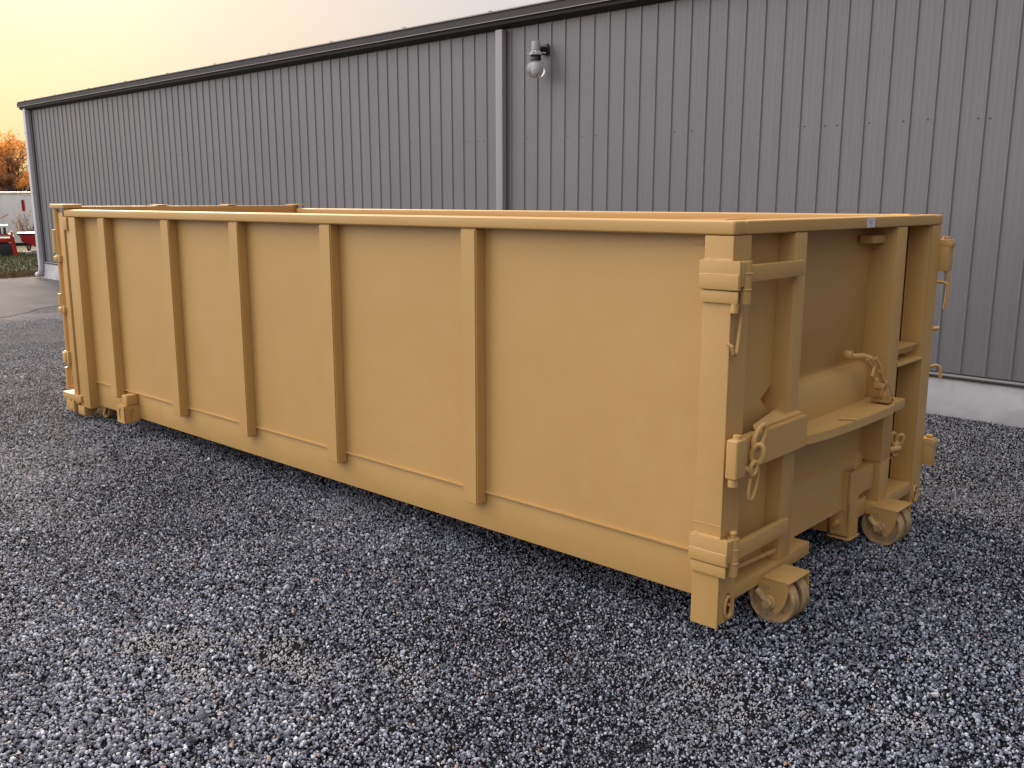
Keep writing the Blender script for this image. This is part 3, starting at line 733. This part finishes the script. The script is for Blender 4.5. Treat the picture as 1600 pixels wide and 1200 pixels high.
# rear side bracket with slotted block
gb = MB(); gb.box((-5.585, -5.50), (-.020, .084), (.312, .395), .008); gb.build('side_lug', P, D)
gb = MB()
b4 = MB(); b4.plate_hole(-.07, -.062, -.06, .06, -.06, .06, 0, 0, .020, .038)
x0, x1, y0, y1, z0, z1 = -5.625, -5.495, -.050, .083, .165, .310
gb.box((x0+.008, x1-.008), (y0+.008, y0+.09), (z0+.008, z1-.008), .004)
gb.box((x0, x1), (y0+.008, y1), (z1-.008, z1), .003); gb.box((x0, x1), (y0+.008, y1), (z0, z0+.008), .003)
gb.plate_hole(x1-.008, x1, y0, y1, z0, z1, .022, .238, .026, .042)
tmp = MB(); tmp.plate_hole(0, .008, x0, x1, z0, z1, x0+.062, .238, .028, .050)
bmesh.ops.transform(tmp.bm, matrix=Matrix(((0, 1, 0, 0), (1, 0, 0, y0), (0, 0, 1, 0), (0, 0, 0, 1))), verts=tmp.bm.verts); gb._add(tmp.bm); b4.bm.free()
gb.build('guide_block', P, D)

# rear door
dr = MB()
dr.box((-6.475, -6.458), (.02, mir(.02)), (.20, 1.86), .003)
dr.box((-6.56, -6.476), (.0, .075), (.18, 1.868), .006); dr.box((-6.56, -6.476), (mir(.075), mir(0)), (.18, 1.868), .006)
for y in (.88, 1.60): dr.box((-6.55, -6.476), (y, y+.08), (.20, 1.925), .005)
for z in (.20, .78, 1.35): dr.box((-6.54, -6.476), (.076, mir(.076)), (z, z+.08), .005)
dr.box((-6.56, -6.462), (.05, mir(.05)), (1.853, 1.922), .006)
door = dr.build('rear_door', P, D)
dc = MB(); dc.box((-6.68, -6.40), (-.02, .14), (1.905, 1.940), .006)
for ya_, yb_, x_ in ((.87, .98, -6.46), (1.60, 1.70, -6.46), (mir(.11), mir(-.02), -6.40)):
    dq = MB(); dq.box((-6.62, x_), (ya_, yb_), (1.9245, 1.934), .003); dq.build('door_cap', P, door)
dc.box((-6.455, -6.385), (-.012, .02), (1.72, 1.832), .004)
dc.build('door_cap', P, door)
dh = MB(); dh.tube([(-6.62, .01, .50), (-6.62, .01, 1.90)], .024, 14)
for z, h_ in ((1.44, .06), (.99, .06), (.53, .12)):
    dh.box((-6.655, -6.56), (-.022, .04), (z, z+h_), .006); dh.box((-6.665, -6.60), (-.03, .05), (z+.012, z+h_-.012), .006)
dh.tube([(-6.645, .0, 1.52), (-6.645, .0, 1.72)], .032, 14); dh.tube([(-6.64, .0, 1.06), (-6.64, .0, 1.16)], .030, 14); dh.tube([(-6.64, .0, .30), (-6.64, .0, .50)], .026, 14)
dh.build('door_hinge', P, door)
df = MB(); df.box((-6.76, -6.40), (-.015, mir(-.015)), (.205, .265), .006); df.box((-6.72, -6.62), (-.01, .10), (.10, .206), .006); df.box((-6.60, -6.56), (-.01, .08), (.10, .206), .005); df.box((-6.50, -6.375), (.0, .10), (.09, .17), .006)
df.tube([(-6.61, -.012, .155), (-6.61, .06, .155)], .035, 16); df.build('rear_sill', P, D)

# ------------------------------------------------------------------ behind the yard
AV = Vector((-.937, .349, 0)); RV = Vector((.349, .937, 0)); RZ = math.atan2(.937, .349)
def at(dist, u): 
    p = CAM+AV*dist+RV*u; return Vector((p.x, p.y, ground_z(p.x)))
m_wt = mat('white_trailer_skin', (.62, .60, .60), .4); k = NB(m_wt)
k.base(k.mix(k.ramp(k.noise(1.5, 5, .6, (2, 1, .3)), [(.45, (0, 0, 0)), (.7, (.5, .5, .5))]), (.88, .85, .82), (.74, .70, .68)))
M_red = mat('red_machine_paint', (.42, .012, .010), .4); M_tyre = mat('black_rubber', (.02, .02, .02), .8); M_dglass = mat('dark_window', (.10, .11, .12), .1); M_orange = mat('orange_marker', (.6, .17, .02), .5)
def trailer():
    b = at(55, .2); z0 = b.z
    t = empty('box_trailer', b, (0, 0, RZ)); tag(t, 'long white box trailer parked on the grass beyond the building corner', 'trailer')
    top = 1.80-z0
    a = MB(); a.box((-6.5, 6.5), (0, 2.5), (top-2.55, top-.14), .03)
    for i in range(26): x = -6.4+i*.5; a.box((x-.012, x+.012), (-.008, 0), (top-2.5, top-.15), .002)
    a.build('body', m_wt, t)
    a = MB(); a.box((-6.55, 6.55), (-.03, 2.53), (top-.138, top), .02); a.build('top_rail', M_white, t)
    a = MB(); 
    for x in (-4.1, .03): a = MB(); a.box((x, x+.14), (-.0145, -.0095), (top-.95, top-.40), .001, 1); a.build('reflective_marking', M_red, t)
    for x in (-5.2, -4.0): 
        for y in (.15, 2.1): a = MB(); a.lathe([(.0, 0), (.42, 0), (.5, .05), (.5, .23), (.42, .28), (0, .28)], (x, y, .5), 'Y', 28); a.build('wheel', M_tyre, t)
    a = MB(); a.box((-6.3, 6.3), (.3, 2.2), (top-2.72, top-2.56), .01)
    for x in (3.5,): a.box((x, x+.12), (.3, .42), (0, top-2.72), .01); a.box((x, x+.12), (2.0, 2.12), (0, top-2.72), .01)
    a.build('chassis', M_black, t)
trailer()
def red_trailer():
    b = at(47, .66); t = empty('red_hopper', b, (0, 0, RZ)); tag(t, 'red steel hopper trailer with slanted front, half hidden by the white downspout', 'trailer')
    a = MB(); zb = -b.z
    a.prism([(-.62, 0, zb-.02), (1.9, 0, zb-.02), (1.9, 0, zb-.80), (.25, 0, zb-.72), (-.30, 0, zb-.42), (-.62, 0, zb-.30)], (0, 1.6, 0), .01); a.build('tub', M_red, t)
    a = MB(); a.box((-.75, 2.0), (.05, 1.65), (zb-.018, zb+.06), .01); a.box((-.6, 1.9), (.3, 1.3), (max(.12, zb-.95), zb-.80), .01); a.build('frame', M_black, t)
    a = MB(); a.box((.30, .62), (-.05, .0), (zb+.0, zb+.05), .005); a.build('reflector', M_white, t)
    for y in (-.12, 1.5): a = MB(); a.lathe([(0, 0), (.2, 0), (.26, .03), (.26, .16), (.2, .2), (0, .2)], (1.2, y, .26), 'Y', 24); a.build('wheel', M_tyre, t)
    a = MB()
    for i in range(14): c = Vector((-.45+.08*i, .3+random.uniform(-.1, .1), .06+random.uniform(0, .08))); a.box((c.x-.06, c.x+.06), (c.y-.05, c.y+.05), (c.z-.05, c.z+.05), .02)
    a.build('cobbles', M_conc, t)
red_trailer()
def machine():
    b = at(46, -.55); t = empty('farm_machine', b, (0, 0, RZ)); tag(t, 'small red machine with white cab and curved red arms on the grass', 'machine')
    z = -b.z     # z value of world height 0 in this frame
    a = MB(); a.box((-.9, .22), (0, 1.0), (z+.02, z+.085), .01); a.box((-.55, .20), (.0, .9), (z-.26, z-.10), .01)
    a.prism([(.16, -.05, z+.0), (.32, -.05, z+.0), (.42, -.05, 0.02), (.24, -.05, 0.02)], (0, .25, 0), .01); a.build('body', M_red, t)
    a = MB(); a.box((-.9, .14), (.05, .95), (z+.36, z+.46), .02); 
    for x in (-.88, -.62, -.13, .06): a.box((x, x+.075), (.05, .13), (z+.086, z+.362), .01)
    a.box((-.88, .12), (.86, .94), (z+.086, z+.362), .01); a.build('cab', m_wt, t)
    a = MB(); a.box((-.80, .12), (.14, .16), (z+.09, z+.36), .003); a.build('window', M_dglass, t)
    a = MB(); a.box((.20, .29), (-.02, .2), (z+.0, z+.20), .01); a.build('marker', M_orange, t)
    for (ux, uz, ex, ez) in ((-.75, .50, .20, .92), (-.8, .66, -.15, .92)):
        a = MB(); a.tube([(ux+(ex-ux)*s, .3, z+uz+(ez-uz)*(s**1.5)) for s in [i/8 for i in range(9)]], .018, 8); a.build('arm', M_red, t)
    for x in (-.55, -.02):
        for y in (-.05, .85): a = MB(); a.lathe([(0, 0), (.2, 0), (.27, .03), (.27, .16), (.2, .2), (0, .2)], (x, y, .27), 'Y', 28); a.build('wheel', M_tyre, t)
    a = MB(); a.box((-.8, .1), (.1, .8), (.16, z-.26), .02); a.build('undercarriage', mat('grimy_steel', (.06, .055, .05), .7), t)
machine()

# trees, shrub and dry weeds
M_bark = mat('dark_bark', (.035, .024, .018), .9)
def leafmat(name, c1, c2):
    m = mat(name, c1, .7); k = NB(m); oi = k.n('ShaderNodeNewGeometry'); 
    c = k.mix(k.ramp(k.noise(.6, 3, coord='Object'), [(.35, (0, 0, 0)), (.65, (1, 1, 1))]), c1, c2); k.base(c)
    tr = k.n('ShaderNodeBsdfTranslucent'); k.l(c, tr.inputs[0]); ms = k.n('ShaderNodeMixShader'); ms.inputs[0].default_value = .65
    o = k.t.nodes['Material Output']; k.l(k.b.outputs[0], ms.inputs[1]); k.l(tr.outputs[0], ms.inputs[2]); k.l(ms.outputs[0], o.inputs[0]); return m
M_leafA = leafmat('amber_leaves', (.80, .42, .10), (.66, .28, .06)); M_leafB = leafmat('brown_leaves', (.38, .18, .07), (.22, .10, .045)); M_leafC = leafmat('dark_hedge_leaves', (.045, .028, .03), (.03, .022, .022))
def branches(mb, p, d, L, r, depth, tips):
    n = 5; pts_ = [p]; cur = p.copy(); dd = d.copy()
    for i in range(n):
        dd = (dd+Vector((random.uniform(-.12, .12), random.uniform(-.12, .12), random.uniform(-.02, .10)))).normalized(); cur = cur+dd*(L/n); pts_.append(cur.copy())
    mb.tube(pts_, [r*(1-.55*i/n) for i in range(n+1)], 6 if depth > 1 else 4)
    if depth == 0: tips += pts_[2:]; return
    for i in range(4 if depth > 1 else 4):
        q = pts_[random.randint(2, n)]; a = random.uniform(0, 2*PI); s = random.uniform(.45, .95)
        nd = (dd+Vector((math.cos(a)*s, math.sin(a)*s, random.uniform(-.1, .35)))).normalized(); branches(mb, q, nd, L*random.uniform(.5, .72), r*.5, depth-1, tips)
def leaves(tips, n, sz, spread, zmin=-99):
    k = n; T = np.array([tuple(t) for t in tips])[rng.integers(0, len(tips), k)]+rng.normal(0, spread, (k, 3))
    T = T[T[:, 2] > zmin]; k = len(T)
    a = rng.normal(size=(k, 3)); a /= np.linalg.norm(a, axis=1)[:, None]; b = rng.normal(size=(k, 3)); b -= (a*b).sum(1)[:, None]*a; b /= np.linalg.norm(b, axis=1)[:, None]
    s = (sz*rng.uniform(.6, 1.4, k))[:, None]; V = np.stack([T-a*s-b*s*.4, T+a*s-b*s*.5, T+a*s*.6+b*s*.6, T-a*s*.7+b*s*.5], 1).reshape(-1, 3)
    me = bpy.data.meshes.new('leaves'); me.vertices.add(4*k); me.vertices.foreach_set('co', V.astype(np.float32).ravel()); me.loops.add(4*k); me.loops.foreach_set('vertex_index', np.arange(4*k, dtype=np.int32))
    me.polygons.add(k); me.polygons.foreach_set('loop_start', np.arange(0, 4*k, 4, dtype=np.int32)); me.update(); me.validate(); return me
def tree(dist, u, H, label, m, nl=2600, crown0=.42, lean=0):
    b = at(dist, u); t = empty('autumn_tree', b, (0, 0, random.uniform(0, 6))); tag(t, label, 'tree', 'amber trees beyond the white trailer')
    mb = MB(); tips = []; h0 = H*crown0
    tr = [Vector((.05*math.sin(i), .05*math.cos(i*1.3), H*.8*i/8)) for i in range(9)]; mb.tube(tr, [.16*(1-.75*i/8) for i in range(9)], 8)
    for i in range(15):
        f = random.uniform(crown0*.85, .78); q = Vector((0, 0, H*f)); a = random.uniform(0, 2*PI)
        branches(mb, q, Vector((math.cos(a), math.sin(a), random.uniform(.5, 1.3))).normalized(), H*random.uniform(.16, .27), .05, 1, tips)
    mb.build('trunk', M_bark, t)
    o = link('crown', leaves(tips, nl, .075, .20), m, t)
lab = ['amber leaved tree rising over the white trailer beside the downspout', 'tallest amber tree rising above the red machine', 'slim brown tree between the two amber trees', 'brown tree standing behind the amber ones', 'amber tree hidden mostly by the building corner', 'broad amber tree farthest from the building']
tree(86, .35, 7.9, lab[0], M_leafA, 3600); tree(88, -.95, 8.7, lab[1], M_leafA, 3800); tree(80, -.30, 6.6, lab[2], M_leafB, 2000, .5); tree(94, .1, 7.4, lab[3], M_leafB, 2800, .45)
tree(86, 3.6, 8.2, lab[4], M_leafA, 2600); tree(88, -4.2, 8.6, lab[5], M_leafA, 2600)
def hedge():
    b = at(74, 0); t = empty('dark_hedge', b, (0, 0, RZ)); tag(t, 'low dark hedge showing just above the trailer roof', 'hedge')
    tips = [Vector((random.uniform(-9, 7), random.uniform(-.5, .5), random.uniform(.3, 3.65))) for _ in range(2500)]
    link('foliage', leaves(tips, 16000, .10, .12), M_leafC, t)
    mb = MB()
    for i in range(24): x = -8.8+i*.67; mb.tube([(x, 0, 0), (x+.1, .05, 2.8)], [.05, .02], 6)
    mb.build('stems', M_bark, t)
hedge()
def shrub():
    b = at(50, .33); t = empty('leafless_shrub', b); tag(t, 'small nearly bare shrub standing in front of the white trailer', 'shrub')
    mb = MB(); tips = []
    for i in range(7): a = i*.9; branches(mb, Vector((0, 0, .05)), Vector((math.cos(a)*.25, math.sin(a)*.25, 1)).normalized(), random.uniform(.8, 1.15), .022, 2, tips)
    mb.build('stems', M_bark, t); link('foliage', leaves(tips, 420, .03, .05), M_leafB, t)
shrub()
def tufts(name, label, n, xr, yr, h, m, w=.006):
    k = n; X = rng.uniform(*xr, k); Y = rng.uniform(*yr, k); a = rng.uniform(0, 2*PI, k); hh = h*rng.uniform(.4, 1.4, k)
    zz = np.array([ground_z(x) for x in X])-.01; dx, dy = np.cos(a), np.sin(a); ln = hh*rng.uniform(.1, .6, k)
    V = np.stack([np.column_stack([X-dy*w, Y+dx*w, zz]), np.column_stack([X+dy*w, Y-dx*w, zz]), np.column_stack([X+dx*ln*.5+dy*w*.7, Y+dy*ln*.5-dx*w*.7, zz+hh*.6]), np.column_stack([X+dx*ln, Y+dy*ln, zz+hh])], 1).reshape(-1, 3)
    me = bpy.data.meshes.new(name); me.vertices.add(4*k); me.vertices.foreach_set('co', V.astype(np.float32).ravel()); me.loops.add(4*k); me.loops.foreach_set('vertex_index', np.arange(4*k, dtype=np.int32))
    me.polygons.add(k); me.polygons.foreach_set('loop_start', np.arange(0, 4*k, 4, dtype=np.int32)); me.update(); me.validate(); tag(link(name, me, m), label, None, None, 'stuff')
tufts('dry_weeds', 'brown dry weeds along the edge of the pavement', 9000, (-22.6, -21.2), (-3, 9), .13, M_blade)
tufts('grass', 'short green and straw coloured grass beyond the pavement', 60000, (-48, -22), (-2, 22), .09, M_gblade, .012)
